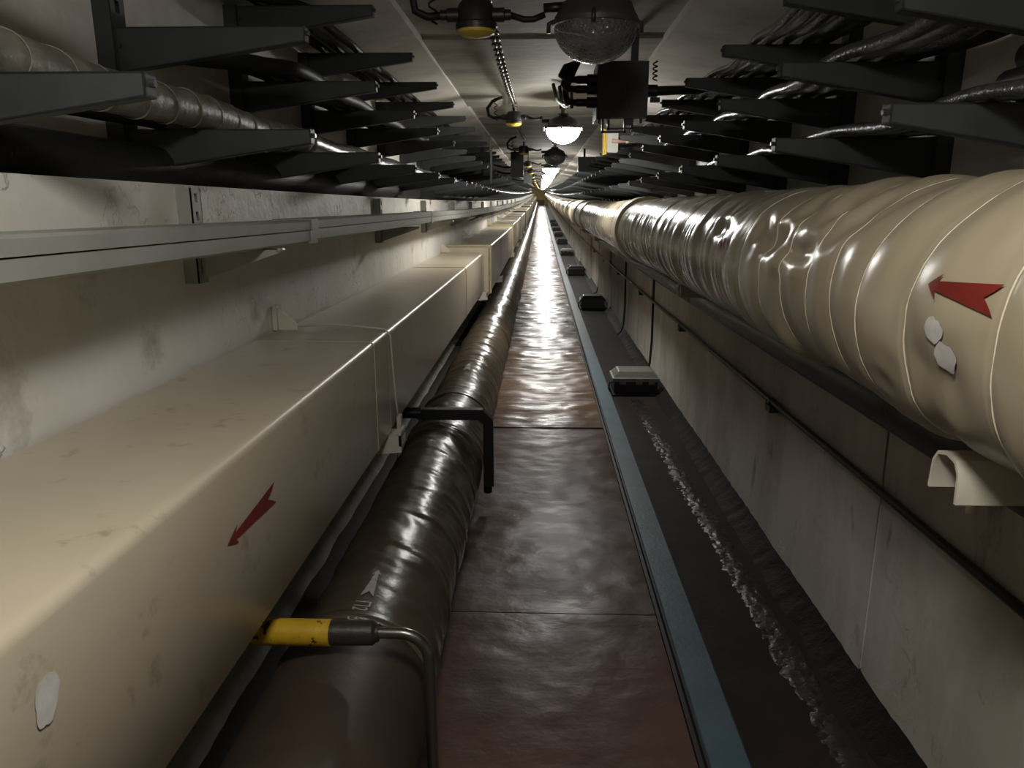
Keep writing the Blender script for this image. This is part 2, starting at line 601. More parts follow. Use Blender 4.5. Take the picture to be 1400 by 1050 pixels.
d1 = duct(Y0, 2.975, DX0, DX1, DZ0, DZ1, 'nearest cream painted duct section with red arrow on its front', [-.6, 2.72])
d2 = duct(3.0, 8.35, DX0, DX1 - .004, DZ0 + .004, DZ1 - .006, 'second cream duct section from the camera, between strap and wide collar', [6.3, 8.2])
d3 = duct(8.75, 15.6, DX0, DX1 + .045, DZ0 - .05, DZ1 + .045, 'third duct section, wider, with a yellowed open rim', [11.2, 13.4],
          (8.36, 8.62, -.002, 'duct_paint'), (8.62, 8.76, .012, 'duct_edge'))
d4 = duct(15.9, 22.5, DX0, DX1 + .05, DZ0 - .05, DZ1 + .07, 'fourth cream duct section from the camera, stepped up slightly', [18.5], (15.6, 15.92, .01, 'duct_edge'))
yy, k = 22.7, 4
while yy < L - 3:
    y1 = min(yy + 6.4, L - 2.2)
    j = .03 * (k % 3)
    duct(yy, y1, DX0, DX1 + .04 + j * .5, DZ0 - .05, DZ1 + .05 + j, '%s cream duct section from the camera along the left wall' % ORD[k], [yy + 2.4], (yy, yy + .25, .012, 'cream_metal'))
    yy = y1 + .2
    k += 1
# red arrow and bare patch on the near duct's front face
arrow_mark(lambda u, v: (DX1 + .0025, u, .918 + v + (u - 1.34) * .02), 1.34, .275, 0, .050, 'arrow_mark', 'red_paint', d1).__setitem__('label', 'red painted arrow pointing to the camera')
pv = []
for i in range(26):
    q = 2 * PI * i / 26
    r = 1 + .35 * n3(math.cos(q) * 1.7, math.sin(q) * 1.7, 5)
    pv.append((DX1 + .0025, .795 + .026 * r * math.cos(q), .965 + .030 * r * math.sin(q) + .3 * .026 * math.cos(q)))
MB().add(pv, [tuple(range(26))]).build('bare_patch', 'white_patch', d1).__setitem__('label', 'pale patch of missing paint')
text_mark('В', lambda a, c: (DX1 - .0005, 4.3 + a, .87 + c), 'letter_mark', 'duct_edge', d2, .09)
# strap over the joint and supports
st = thing('duct_strap', 'thin cream wire strap over the first duct joint', 'strap', (-.6, 2.99, DZ0))
rr = .0045
MB().tube([(-1.0, 2.995, DZ1 + .010), (-.85, 2.995, DZ1 + .024), (-.72, 2.99, DZ1 + .016), (-.612, 2.985, DZ1 + .006), (DX1 + .008, 2.985, DZ1 - .02),
           (DX1 + .008, 3.02, .9), (DX1 + .007, 3.07, .75), (DX1 + .008, 3.10, DZ0 + .005)], rr, 6).build('wire', 'cream_metal', st, smooth=True)
MB().box(DX1 + .003, DX1 + .02, 3.08, 3.12, DZ0 - .02, DZ0 + .04).build('clip', 'cream_metal', st)
sup_y = [2.98, 8.2, 10.6, 15.5, 19, 22.4, 26, 30]
for i, y in enumerate(sup_y):
    dx = .05 if y > 8.5 else 0
    zz = .05 if y > 8.5 else 0
    t = thing('duct_support', '%s cream bracket holding the duct from the camera' % ORD[i], 'bracket', (-.62 + dx, y, DZ0 - zz), 'duct brackets on the left wall')
    # cradle angle under the duct's front edge
    b = MB()
    b.box(-1.04, DX1 + dx + .045, y - .04, y + .06, DZ0 - zz - .012, DZ0 - zz - .004)
    b.poly([(-1.04, y - .04, DZ0 - zz - .012), (DX1 + dx + .045, y - .04, DZ0 - zz - .012), (DX1 + dx + .045, y - .04, DZ0 - zz - .075), (-1.04, y - .04, DZ0 - zz - .12)], (0, .006, 0))
    b.box(DX1 + dx + .035, DX1 + dx + .045, y - .04, y + .06, DZ0 - zz - .05, DZ0 - zz + .012)
    b.build('cradle', 'cream_metal', t)
    # gusset on the wall above the duct
    zt = DZ1 + (0 if y < 8.5 else .05 if y < 15.4 else .08 if y < 22 else .13)
    b = MB().poly([(-1.045, y - .015, zt + .004), (-.955, y - .015, zt + .004), (-.955, y - .015, zt + .03), (-1.02, y - .015, zt + .085), (-1.045, y - .015, zt + .085)], (0, .005, 0))
    b.box(-1.048, -1.030, y - .03, y + .03, zt + .004, zt + .10)
    b.build('gusset', 'cream_metal', t)


# ------------------------------------------------------------------ wrapped pipe on the left floor
def smooth01(t):
    t = max(0, min(1, t))
    return t * t * (3 - 2 * t)


PLX, PLZ, PLR = -.505, .262, .205


def pipeL_r(y, q):
    """radius of the left pipe at distance y and angle q (0 = top, + towards the walkway)"""
    s = math.sin(q)
    r = PLR
    lump = smooth01((y - 1.75) / .35)
    lump *= 1 - .85 * math.exp(-((y - 1.98) / .24) ** 2 - ((q - .05) / .45) ** 2)
    r += .010 * n3(y * .9, 4, 1) + .012 * n3(y * 2.6, s * .9, 6 + math.cos(q) * .6) * lump
    if y < 1.85:
        r += .004 * n3(y * 2, q * 1.1, 3) - .004 * math.exp(-((y - 1.35) / .012) ** 2)
    # overlapping wraps: low steps, tilted a little
    ph = (y + .05 * s + .09 * n3(y * 1.7, q * .7, 9)) / .26
    fr = ph - math.floor(ph)
    r += lump * (.0045 + .0045 * n3(math.floor(ph) * 3.7, q * .5, 19)) * ((1 - fr) ** 3 - .25)
    # fine creases, wandering round the pipe
    wy = y + .05 * n3(y * 3, q * 1.3, 41)
    r += lump * (.0065 * n3(wy * 8 + .5 * s, q * 1.5, 22) + .0042 * n3(wy * 17 + 1.4 * s, q * 1.9, 2) + .0026 * n3(wy * 36 + 2 * math.sin(q * 2), q * 2.6, 7))
    # slack hanging on the walkway side
    r += .022 * math.exp(-((q - 1.9) / .5) ** 2) * (.5 + .5 * n3(y * 1.6, 12)) * (1 if y > .5 else 0)
    return r


def pipeL_p(y, q, d=0.):
    r = pipeL_r(y, q) + d
    return (PLX + r * math.sin(q), y, PLZ + r * math.cos(q))


pl = thing('floor_pipe', 'brown cloth-wrapped pipe lying along the floor under the duct', 'pipe', (PLX, 2., .05))
QS = [2 * PI * i / 80 for i in range(80)]
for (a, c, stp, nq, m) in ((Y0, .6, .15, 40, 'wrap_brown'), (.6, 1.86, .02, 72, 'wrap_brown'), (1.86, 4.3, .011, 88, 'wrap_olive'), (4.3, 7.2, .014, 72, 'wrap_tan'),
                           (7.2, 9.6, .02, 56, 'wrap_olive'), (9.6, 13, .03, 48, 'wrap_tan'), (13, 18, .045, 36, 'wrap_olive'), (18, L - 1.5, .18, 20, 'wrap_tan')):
    b = MB().grid(lambda y, q: pipeL_p(y, q, 0), frange(a, c, stp), [-PI + 2 * PI * i / nq for i in range(nq)], closed=True)
    b.build('wrapping', m, pl, smooth=True)
# wrap edge bands where two lengths meet
for y, m in ((1.86, 'wrap_olive'), (4.45, 'wrap_olive'), (7.2, 'wrap_olive')):
    MB().grid(lambda yy, q: pipeL_p(yy, q, .006 if abs(yy - y) < .02 else -.004), [y - .022, y - .018, y, y + .018, y + .022], [-PI + 2 * PI * i / 64 for i in range(64)], closed=True).build('edge_band', m, pl, smooth=True)
arrow_mark(lambda u, v: pipeL_p(u, v / PLR + .09, .003), 2.13, -.165, 0, .036, 'arrow_mark', 'white_mark', pl).__setitem__('label', 'pale arrow pointing down the tunnel')
text_mark('П21В', lambda a, c: pipeL_p(1.935 - a * .8, (c - .02) / PLR + .075, .004), 'letter_mark', 'white_mark', pl, .060)
arrow_mark(lambda u, v: pipeL_p(u, v / PLR + .05, .004), 5.35, -.25, 0, .05, 'arrow_mark', 'white_mark', pl)
for i, y in enumerate((1.2, 3.6, 6.2, 9.4)):
    t = thing('pipe_sleeper', '%s dark block under the floor pipe from the camera' % ORD[i], 'block', (PLX, y, 0), 'blocks under the floor pipe')
    MB().prism([(PLX - .22, 0), (PLX + .17, 0), (PLX + .15, .09), (PLX + .08, .056), (PLX - .08, .056), (PLX - .2, .09)], [y - .05, y + .05]).build('block', 'concrete_floor', t)

# hoops over the floor pipe
def arc(c, r, a0, a1, n, y):
    return [(c[0] + r * math.cos(a0 + (a1 - a0) * i / n), y, c[1] + r * math.sin(a0 + (a1 - a0) * i / n)) for i in range(n + 1)]


t = thing('pipe_hoop', 'bent steel rod in a chipped yellow sleeve over the brown pipe', 'hoop', (-.28, 1.66, 0))
MB().tube([(-1.05, 1.655, .54), (-.502, 1.655, .54)], .033, 20).build('yellow_sleeve', 'yellow_paint', t, smooth=True, angle=40).__setitem__('label', 'chipped yellow sleeve')
MB().tube([(-.506, 1.657, .54), (-.40, 1.66, .54), (-.392, 1.66, .54)], [.031, .031, .024], 20).build('grease_socket', 'dark_steel', t, smooth=True, angle=40)
MB().tube([(-.41, 1.66, .54)] + arc((-.335, .47), .07, PI / 2, 0, 8, 1.66) + [(-.265, 1.665, .3), (-.262, 1.67, .02)], .0145, 14).build('rod', 'bare_steel', t, smooth=True, angle=60)
MB().tube([(-.40, 1.66, .54), (-.385, 1.66, .54)], .022, 14).build('nut', 'dark_steel', t, smooth=True, angle=40)

for i, (y, nm) in enumerate(((3.76, 'square black steel hoop over the shiny wrapped pipe'),)):
    t = thing('pipe_hoop', nm, 'hoop', (-.28, y, 0))
    b = MB()
    b.prism([(-.62, .50), (-.305, .50), (-.282, .475), (-.282, .14), (-.230, .14), (-.232, .50), (-.285, .555), (-.62, .555)], [y - .024, y + .024])
    b.build('hoop_bar', 'iron_black', t)
    MB().tube([(-.262, y, .22), (-.262, y, .10)], .022, 8).build('leg', 'iron_black', t, smooth=True)
    MB().tube([(-.70, y, .53), (-.60, y, .53)], .03, 10).build('coupling', 'iron_black', t, smooth=True, angle=40)
    MB().tube([(-1.05, y, .53), (-.69, y, .53)], .018, 10).build('stub_pipe', 'dark_steel', t, smooth=True, angle=40)
    MB().grid(lambda a, c: (PLX + (PLR + .020) * math.sin(a), y - .05 + c, PLZ + (PLR + .020) * math.cos(a)), frange(-1.5, 1.5, .12), [0, .03]).build('pipe_band', 'black_rubber', t, smooth=True)


# ------------------------------------------------------------------ big insulated pipe along the right wall
PRX, PRZ, PRR = .80, 1.388, .222
SEAMS = [-.35, .05, .42, .72, .985, 1.222, 1.392, 1.542, 1.683, 1.88, 2.061, 2.282]
DENTS = [(2.02, -1.15, .10, .16, .030), (1.80, -1.25, .09, .12, .024), (1.62, -1.0, .05, .20, .014), (1.93, -.72, .04, .2, .014), (1.75, -.70, .04, .2, .014),
         (1.58, -.75, .04, .22, .012), (2.62, -1.1, .10, .12, .016), (1.15, -1.9, .10, .25, .010), (2.16, -1.05, .05, .2, .016), (1.32, -2.2, .06, .3, .010)]


def pipeR_r(y, q):
    """q: 0 = top, negative towards the walkway"""
    c, s = math.cos(q), math.sin(q)
    r = PRR + .005 * n3(y * 1.1, c, s + 5)
    near = 1 - smooth01((y - 2.1) / .5)
    if y < 3:
        g = 1e9
        for sy_ in SEAMS:
            g = min(g, abs(y - sy_ - .012 * n3(sy_ * 9, q * .8)))
        r += near * (.0035 * (1 - math.exp(-(g / .05) ** 2)) - .0035 * math.exp(-(g / .006) ** 2))
        r += near * (.010 * n3(y * 3.2, q * 1.3, 11) + .0095 * n3(y * 8.5, q * .9, 15) + .003 * n3(y * 16, q * 2.0, 17))
        low = math.exp(-((q + 2.35) / .55) ** 2)
        r += near * low * (.016 * n3(y * 9, q * .8, 21) + .012)
        for (dy, dq, wy, wq, dep) in DENTS:
            e = ((y - dy) / wy) ** 2 + ((q - dq) / wq) ** 2
            if e < 9:
                r -= dep * math.exp(-e) * (1 + .5 * n3(y * 14, q * 5, 51)) - dep * .22 * math.exp(-(math.sqrt(e) - 1.6) ** 2 * 2) * (1 + n3(y * 9, q * 4, 53))
    far = 1 - near
    if far > 0:
        w = 1 if y < 6.0 else .45
        tw = y + .05 * math.sin(q * 1.0 + 1) + .04 * n3(y * 1.3, q * .7, 31)
        r += far * w * (.0085 * n3(tw * 9, q * .45, 33) + .005 * n3(tw * 23, q * .5, 35) + .003 * n3(tw * 45, q * .8, 37))
        r += far * .010 * n3(y * .8, q * .5, 40)
    return r


def pipeR_p(y, q, d=0.):
    r = pipeR_r(y, q) + d
    zs = .92 if math.cos(q) < 0 else 1.
    return (PRX + r * math.sin(q), y, PRZ + r * math.cos(q))


pr_ = thing('insulated_pipe', 'large cream cloth-jacketed pipe carried along the right wall', 'pipe', (PRX, 2., PRZ - PRR))
for (a, c, stp, nq, m) in ((Y0, .5, .12, 40, 'jacket'), (.5, 2.4, .009, 128, 'jacket'), (2.4, 5.9, .011, 96, 'jacket_varnish'), (6.12, 11.6, .02, 72, 'jacket_varnish'),
                           (11.8, 15.4, .05, 48, 'jacket'), (15.6, 21, .08, 36, 'jacket_varnish'), (21.2, L - 1.0, .3, 24, 'jacket')):
    if m == 'jacket_varnish' and a == 2.4:
        b = MB().grid(lambda y, q: pipeR_p(y, q), frange(a, c, stp), [-PI + 2 * PI * i / nq for i in range(nq)], closed=True)
    else:
        b = MB().grid(lambda y, q: pipeR_p(y, q), frange(a, c, stp), [-PI + 2 * PI * i / nq for i in range(nq)], closed=True)
    b.build('jacket', m, pr_, smooth=True)
for (ya, yb, d) in ((5.82, 6.16, .024), (11.3, 12.0, .022), (13.4, 14.2, .02), (15.2, 15.9, .024), (17.7, 18.6, .02), (21, 22, .022), (25, 26, .02), (31, 31.6, .02), (40, 41, .02)):
    ys = [ya, ya + .015] + frange(ya + .04, yb - .04, .06) + [yb - .015, yb]
    MB().grid(lambda y, q: (PRX + (PRR + (d if ya + .01 < y < yb - .01 else -.005) + .003 * n3(y * 9, q * 2)) * math.sin(q), y, PRZ + (PRR + (d if ya + .01 < y < yb - .01 else -.005) + .003 * n3(y * 9, q * 2)) * math.cos(q)),
              ys, [2 * PI * i / 56 for i in range(56)], closed=True).build('collar_band', 'jacket_band', pr_, smooth=True, angle=60)
# stitched cords sunk in the seams
for s_ in SEAMS[2:]:
    pts = []
    for i in range(61):
        q = -2.75 + 2.75 * i / 60
        pts.append(pipeR_p(s_ + .012 * n3(s_ * 9, q * .8), q, .0012 + .0012 * n3(q * 14, s_ * 20)))
    MB().tube(pts, .0015, 5).build('seam_cord', 'cord', pr_, smooth=True)
arrow_mark(lambda u, v: pipeR_p(u, -1.33 + v / PRR + (u - 1.14) * .1, .0035), 1.150, -.155, 0, .043, 'arrow_mark', 'red_paint', pr_, nseg=36).__setitem__('label', 'red arrow pointing down the tunnel')
for (cy, cq, ry, rq) in ((1.112, -1.60, .024, .075), (1.088, -1.76, .026, .095)):
    rings = [[pipeR_p(cy + ry * a * (1 + .35 * n3(math.cos(q) * 2, math.sin(q) * 2, cy * 9)) * math.cos(q), cq + rq * a * (1 + .35 * n3(math.cos(q) * 2, math.sin(q) * 2, cq * 9)) * math.sin(q), .003)
              for q in [2 * PI * i / 20 for i in range(20)]] for a in (.02, .25, .5, .75, 1)]
    b = MB()
    b.add([p for r_ in rings for p in r_], [(k * 20 + i, k * 20 + (i + 1) % 20, (k + 1) * 20 + (i + 1) % 20, (k + 1) * 20 + i) for k in range(4) for i in range(20)] + [tuple(range(20))])
    b.build('bare_patch', 'white_patch', pr_, smooth=True)
text_mark('ПИИ', lambda a, c: pipeR_p(2.56 - a * .9, -1.42 - (.0 - c) / PRR, .008), 'letter_mark', 'red_paint', pr_, .065)

# saddles that carry it
for i, (y, x0) in enumerate(((1.20, .66), (4.1, .74), (7.4, .74), (10.6, .74), (14, .74), (18, .74))):
    t = thing('pipe_saddle', ['cream channel bracket under the big pipe at the right edge', 'second cream pipe bracket, by the wall clip beyond'][i] if i < 2 else '%s cream bracket under the big pipe from the camera' % ORD[i],
              'bracket', (x0, y, 1.09), 'brackets under the big right pipe')
    zt = PRZ - PRR + .004
    w, h, th = .045, .075, .006
    outer = [(-w, -h), (-w + .004, -.025), (-w + .018, -.006), (0, 0), (w - .018, -.006), (w - .004, -.025), (w, -h)]
    inner = [(w - th, -h), (w - th - .003, -.028), (w - .02, -.012), (0, -th), (-w + .02, -.012), (-w + th + .003, -.028), (-w + th, -h)]
    pf = outer + inner
    b = MB()
    n = len(pf)
    # channel running towards the wall; its lower edge follows the slope in the photo
    vs = [(x, y + a, zt + c) for x in (x0, XR + .01) for a, c in pf]
    m7 = n // 2
    fs = []
    for j in range(n):
        k = (j + 1) % n
        fs.append((j, k, n + k, n + j))
    for j in range(m7 - 1):
        fs.append((j, j + 1, n - 2 - j, n - 1 - j))
        fs.append((n + j, n + j + 1, n + n - 2 - j, n + n - 1 - j))
    b.add(vs, fs).build('channel', 'cream_metal', t, smooth=True, angle=35)
    MB().tube([(x0 + .05, y + .004, zt - .004), (x0 + .05, y - .004, zt - .105)], .0085, 10).build('bolt', 'cream_metal', t, smooth=True, angle=50)

# black pipe tucked behind and below it, conduit with clamps, drop cables
t = thing('black_pipe', 'black pipe tucked under the big cream pipe on the right', 'pipe', (.95, 2, .98))
MB().tube([(.955, y, 1.045 + .004 * n3(y, 3)) for y in ysteps(Y0, L - 1, .4, .08)], .072, 16).build('pipe_body', 'black_metal', t, smooth=True)
text_mark('ПИШП', lambda a, c: (.955 - .0735 * math.cos((c - .01) / .072), 1.97 - a * .9, 1.045 + .0735 * math.sin((c - .01) / .072)), 'letter_mark', 'box_letter', t, .05)
t = thing('wall_conduit', 'thin brown conduit clipped along the right wall', 'conduit', (1.03, 2, .7))
MB().tube([(1.033, y, .72 + .006 * n3(y * .8, 5)) for y in ysteps(Y0, L - 1, .2, .05)], .013, 8).build('tube', 'dark_steel', t, smooth=True)
for i, y in enumerate((1.1, 3.32, 5.58, 7.9, 10.2, 12.5, 14.8)):
    t = thing('conduit_clamp', '%s dark clamp on the right wall conduit from the camera' % ORD[i], 'clamp', (1.04, y, .7), 'clamps along the right wall conduit')
    MB().box(1.015, 1.075, y - .035, y + .035, .675, .705).build('base', 'iron_black', t)
    b = MB()
    b.grid(lambda a, c: (1.033 + .020 * math.cos(a), y - .012 + c, .715 + .020 * math.sin(a)), frange(-.3, PI + .3, .4), [0, .024])
    b.build('saddle', 'iron_black', t, smooth=True)
    MB().tube([(1.02, y + .028, .70), (1.02, y + .028, .72)], .006, 6).build('screw', 'iron_black', t)
for i, y in enumerate((7.02, 9.35, 13.6)):
    t = MB().tube([(1.035, y, .95), (1.038, y + .01, .7), (1.04, y, .35), (1.03, y, .14), (1.0, y - .03, .06), (.95, y - .12, .04)], .011, 8).build('drop_cable', 'black_rubber', smooth=True)
    tag(t, '%s black cable dropping down a right wall joint to the floor' % ORD[i], 'cable', 'cables dropping down the right wall')


# ------------------------------------------------------------------ boxes on the gutter floor
def floor_box(y, lidm, label, i):
    t = thing('floor_box', label, 'box', (.81, y + .16, 0), 'boxes on the gutter floor')
    x0, x1, y0, y1 = .622, 1.015, y, y + .32
    b = MB()
    b.box(x0 + .015, x1 - .015, y0 + .015, y1 - .015, .008, .125)
    b.build('body', 'iron_black', t)
    # lid: skirt, slope, raised top
    def ring(m_, z):
        return [(x0 + m_, y0 + m_, z), (x1 - m_, y0 + m_, z), (x1 - m_, y1 - m_, z), (x0 + m_, y1 - m_, z)]
    vs = ring(.0, .122) + ring(0, .150) + ring(.012, .156) + ring(.05, .200) + ring(.06, .204)
    fs = [(3, 2, 1, 0)]
    for k in range(4):
        for j in range(4):
            fs.append((k * 4 + j, k * 4 + (j + 1) % 4, (k + 1) * 4 + (j + 1) % 4, (k + 1) * 4 + j))
    fs.append((16, 17, 18, 19))
    MB().add(vs, fs).build('lid', lidm, t)
    for xx in (x0 + .06, (x0 + x1) / 2, x1 - .09):
        MB().box(xx, xx + .05, y0 - .006, y0 + .014, .100, .144).build('latch', lidm, t)
    MB().tube([(x0 + .01, y0 + .05, .11), (x0 - .022, y0 + .05, .105), (x0 - .03, y0 + .03, .06), (x0 - .012, y0 + .01, .02)], .008, 7).build('cable_tail', 'black_rubber', t, smooth=True)
    MB().prism([(x0 - .01, .006), (x1 + .01, .006), (x1, .022), (x0, .022)], [y0 - .05, y1 + .02]).build('base_pad', 'tar_matte', t)


by = [6.3, 11.75, 17.2, 23.4, 28.8, 34.2, 39.6, 45, 50.5]
for i, y in enumerate(by):
    floor_box(y, 'box_grey' if i in (0, 3) else 'black_metal',
              'grey-lidded box on the gutter floor, nearest to the camera' if i == 0 else '%s low box from the camera along the right gutter' % ORD[i], i)


# ------------------------------------------------------------------ grey trunking on the left wall
ty = [Y0, 2.70, 5.75, 8.8, 11.9, 15, 18.2, 21.5] + frange(25, L - 2, 5)
TX0, TX1 = -.925, -.80
for k in range(len(ty) - 1):
    a, c = ty[k], ty[k + 1]
    zs = 1.437 + (0 if k == 0 else .006 + .012 * n3(k * 3.7, 2))
    z2 = 1.437 + .006 + .012 * n3((k + 1) * 3.7, 2) if k else zs
    lab = '%s grey painted cable trunking length from the camera on the left wall' % ORD[k] 
    t = thing('cable_trunking', lab, 'trunking', (TX1, (a + c) / 2, zs), 'cable trunking along the left wall')
    ys = frange(a + .004, c - .004, .5)

    def zline(y):
        return zs + (z2 - zs) * (y - a) / (c - a)
    for nm, prof in (('channel', [(TX0, 0), (TX1 - .008, 0), (TX1, .006), (TX1, .040), (TX0, .040)]),
                     ('lid', [(TX0 - .003, .043), (TX1 + .004, .043), (TX1 + .005, .070), (TX1 - .002, .076), (TX0 - .003, .076)])):
        b = MB()
        n = len(prof)
        vs = [(x, y, zline(y) + z) for y in ys for x, z in prof]
        fs = [(q * n + i, q * n + (i + 1) % n, (q + 1) * n + (i + 1) % n, (q + 1) * n + i) for q in range(len(ys) - 1) for i in range(n)]
        fs += [tuple(range(n)), tuple((len(ys) - 1) * n + i for i in range(n))]
        b.add(vs, fs).build(nm, 'tray_paint', t)
    if k < 8:
        MB().prism([(TX0 - .006, zline(c) - .004), (TX1 + .003, zline(c) - .004), (TX1 + .003, zline(c) + .044), (TX1 + .008, zline(c) + .044), (TX1 + .008, zline(c) + .080), (TX0 - .006, zline(c) + .080)],
                   [c - .005, c + .07]).build('coupling', 'tray_paint', t)
# slotted posts with a bracket arm under the trunking
py = [2.27, 4.95, 6.9, 9.2, 11.6, 14, 16.4, 18.8, 21.5, 24.5, 28, 32]
def ladder(b, x0, x1, y0, y1, z0, z1, pitch, slot_w, slot_h, sg):
    """channel post: two side flanges and a slotted front; sg: direction of the front face"""
    xf = x1 if sg > 0 else x0
    b.box(x0, x1, y0, y0 + .004, z0, z1)
    b.box(x0, x1, y1 - .004, y1, z0, z1)
    t = .004
    xa, xb = (xf - t, xf) if sg > 0 else (xf, xf + t)
    yc = (y0 + y1) / 2
    b.box(xa, xb, y0, yc - slot_w / 2, z0, z1)
    b.box(xa, xb, yc + slot_w / 2, y1, z0, z1)
    z = z0
    while z < z1:
        zt = min(z1, z + pitch - slot_h)
        b.box(xa, xb, yc - slot_w / 2, yc + slot_w / 2, z, zt)
        z += pitch
    xm = (x0, x0 + .002) if sg > 0 else (x1 - .002, x1)
    return b


for i, y in enumerate(py):
    t = thing('slotted_post', '%s grey slotted post with bracket under the left trunking' % ORD[i], 'post', (-1.03, y, 1.33), 'slotted posts under the left trunking')
    b = ladder(MB(), -1.055, -1.005, y - .03, y + .035, 1.335, ZLED - .01, .052, .022, .026, 1)
    b.build('post', 'tray_paint', t)
    MB().box(-1.056, -1.052, y - .028, y + .033, 1.34, ZLED - .012).build('slot_backing', 'iron_black', t)
    b = MB().poly([(-1.005, y + .0, 1.436), (-.77, y + .0, 1.436), (-.77, y + .0, 1.424), (-1.005, y + .0, 1.345)], (0, .003, 0))
    b.poly([(-1.005, y, 1.436), (-.77, y, 1.436), (-.77, y + .04, 1.436), (-1.005, y + .04, 1.436)], (0, 0, -.003))
    b.build('bracket_arm', 'tray_paint', t)
    MB().tube([(-.772, y - .003, 1.432), (-.772, y + .043, 1.432)], .006, 8).build('tip_bolt', 'tray_paint', t, smooth=True)


# ------------------------------------------------------------------ cable racks on both upper walls
def rack_template(sg, tiers, tip, name):
    """root at the wall foot of the rack; sg = +1 arms reach towards +X (left wall)"""
    root = bpy.data.objects.new(name, None)
    root.empty_display_size = .1
    C.objects.link(root)
    z1 = 2.36 - ZLED
    x0, x1 = (0, .055) if sg > 0 else (-.055, 0)
    ladder(MB(), x0, x1, -.04, .04, 0, z1, .075, .026, .034, sg).build('post', 'rack_paint', root, local=True)
    xw = .002 * sg
    MB().box(min(0, xw), max(0, xw), -.038, .038, 0, z1).build('post_backing', 'iron_black', root, local=True)
    reach = abs(tip) * 1.0
    for k, z in enumerate(tiers):
        ln = reach - (.0 if k < 2 else .0)
        zz = z - ZLED
        xa, xb = sg * .05, sg * ln
        b = MB()
        rt, tp = .125, .042
        b.poly([(xa, -.02, zz), (xb, -.02, zz), (xb, -.02, zz - tp), (xa, -.02, zz - rt)], (0, .004, 0))
        b.poly([(xa, -.02, zz), (xb, -.02, zz), (xb, .025, zz), (xa, .025, zz)], (0, 0, -.004))
        b.poly([(xa, -.02, zz - rt), (xb, -.02, zz - tp), (xb, .02, zz - tp), (xa, .02, zz - rt)], (0, 0, .004))
        b.poly([(xb, -.02, zz), (xb, .025, zz), (xb, .02, zz - tp), (xb, -.02, zz - tp)], (sg * -.004, 0, 0))
        arm = b.build('arm', 'rack_paint', root, local=True)
        MB().tube([(xb - sg * .004, 0, zz - .018), (xb + sg * .010, 0, zz - .018)], .007, 8).build('tip_bolt', 'bare_steel', arm, local=True)
        MB().tube([(xa + sg * .01, -.03, zz - .05), (xa + sg * .01, .03, zz - .05)], .008, 8).build('wedge_pin', 'dark_steel', arm, local=True)
    return root


TL = (1.785, 2.07, 2.36)
TR = (1.775, 2.00, 2.21)
left0 = rack_template(1, TL, .61, 'cable_rack')
right0 = rack_template(-1, TR, .55, 'cable_rack')
LY = [1.42 + .99 * k for k in range(0, 120) if 1.42 + .99 * k < L - 1]
RY = [1.79 + .83 * k for k in range(-1, 140) if 1.79 + .83 * k < L - 1]


def far_rack(sg, tiers, reach):                        # too far to show its parts
    b = MB()
    x0, x1 = (0, .055) if sg > 0 else (-.055, 0)
    b.box(x0, x1, -.04, .04, 0, .74)
    for z in tiers:
        zz = z - ZLED
        b.poly([(0, -.02, zz), (sg * reach, -.02, zz), (sg * reach, -.02, zz - .04), (0, -.02, zz - .12)], (0, .045, 0))
    o = b.build('cable_rack', 'rack_paint', local=True)
    return o


for side, ys, t0, sg, xw, tiers, reach in (('left', LY, left0, 1, UL, TL, .61), ('right', RY, right0, -1, UR, TR, .55)):
    first, far0, n = True, None, 0
    for y in ys:
        if n >= 90:
            break
        if y < 26:
            o = t0 if first else copy_tree(t0)
            first = False
        else:
            if far0 is None:
                far0 = far_rack(sg, tiers, reach)
                o = far0
            else:
                o = far0.copy()
                C.objects.link(o)
        place(o, xw, y, ZLED)
        lab = '%s dark steel cable rack from the camera on the %s wall' % (ORD[n], side)
        tag(o, lab, 'cable rack', 'cable racks on the %s wall' % side)
        n += 1


for side, ys, sg, xw, tiers, reach in (('left', LY, 1, UL, TL, .61), ('right', RY, -1, UR, TR, .55)):
    b = MB()
    for y in ys[90:]:                                  # last racks, specks at the end of the tunnel
        for z in tiers:
            b.box(min(xw, xw + sg * reach), max(xw, xw + sg * reach), y - .02, y + .025, z - .08, z)
    tag(b.build('far_racks', 'rack_paint'), 'last cable racks, tiny at the far end of the %s wall' % side, 'cable racks', kind='stuff')


# ------------------------------------------------------------------ cables lying on the racks
def cable(x, zt, r, m, label, ys0, sp, sag=.02, wob=.02, seed=0., y0=Y0, entry=None, y1=L - 1, rings=0., near=.06, n=10, group=None):
    pts, rs = [], []
    for y in ysteps(y0, y1, near, .022):
        fade = max(0, 1 - y / 30)
        s = math.sin(PI * (y - ys0) / sp) ** 2
        pts.append((x + wob * fade * n3(y * .9, seed * .06, 1), y, zt + r - sag * fade * s + (.3 * wob * fade * max(0, n3(y * 1.7, seed, 5)) * s)))
        if entry is not None and y < y0 + .5:
            u = smooth01((y - y0) / .5)
            pts[-1] = (entry + (pts[-1][0] - entry) * u, y, pts[-1][2])
        rs.append(r * (1 + rings * (n3(y * 18, seed, 9)) + rings * .6 * n3(y * 45, seed, 2)))
    o = MB().tube([(p[0], p[1], p[2]) for p in pts], rs, n).build('cable', m, smooth=True)
    return tag(o, label, 'cable', group)


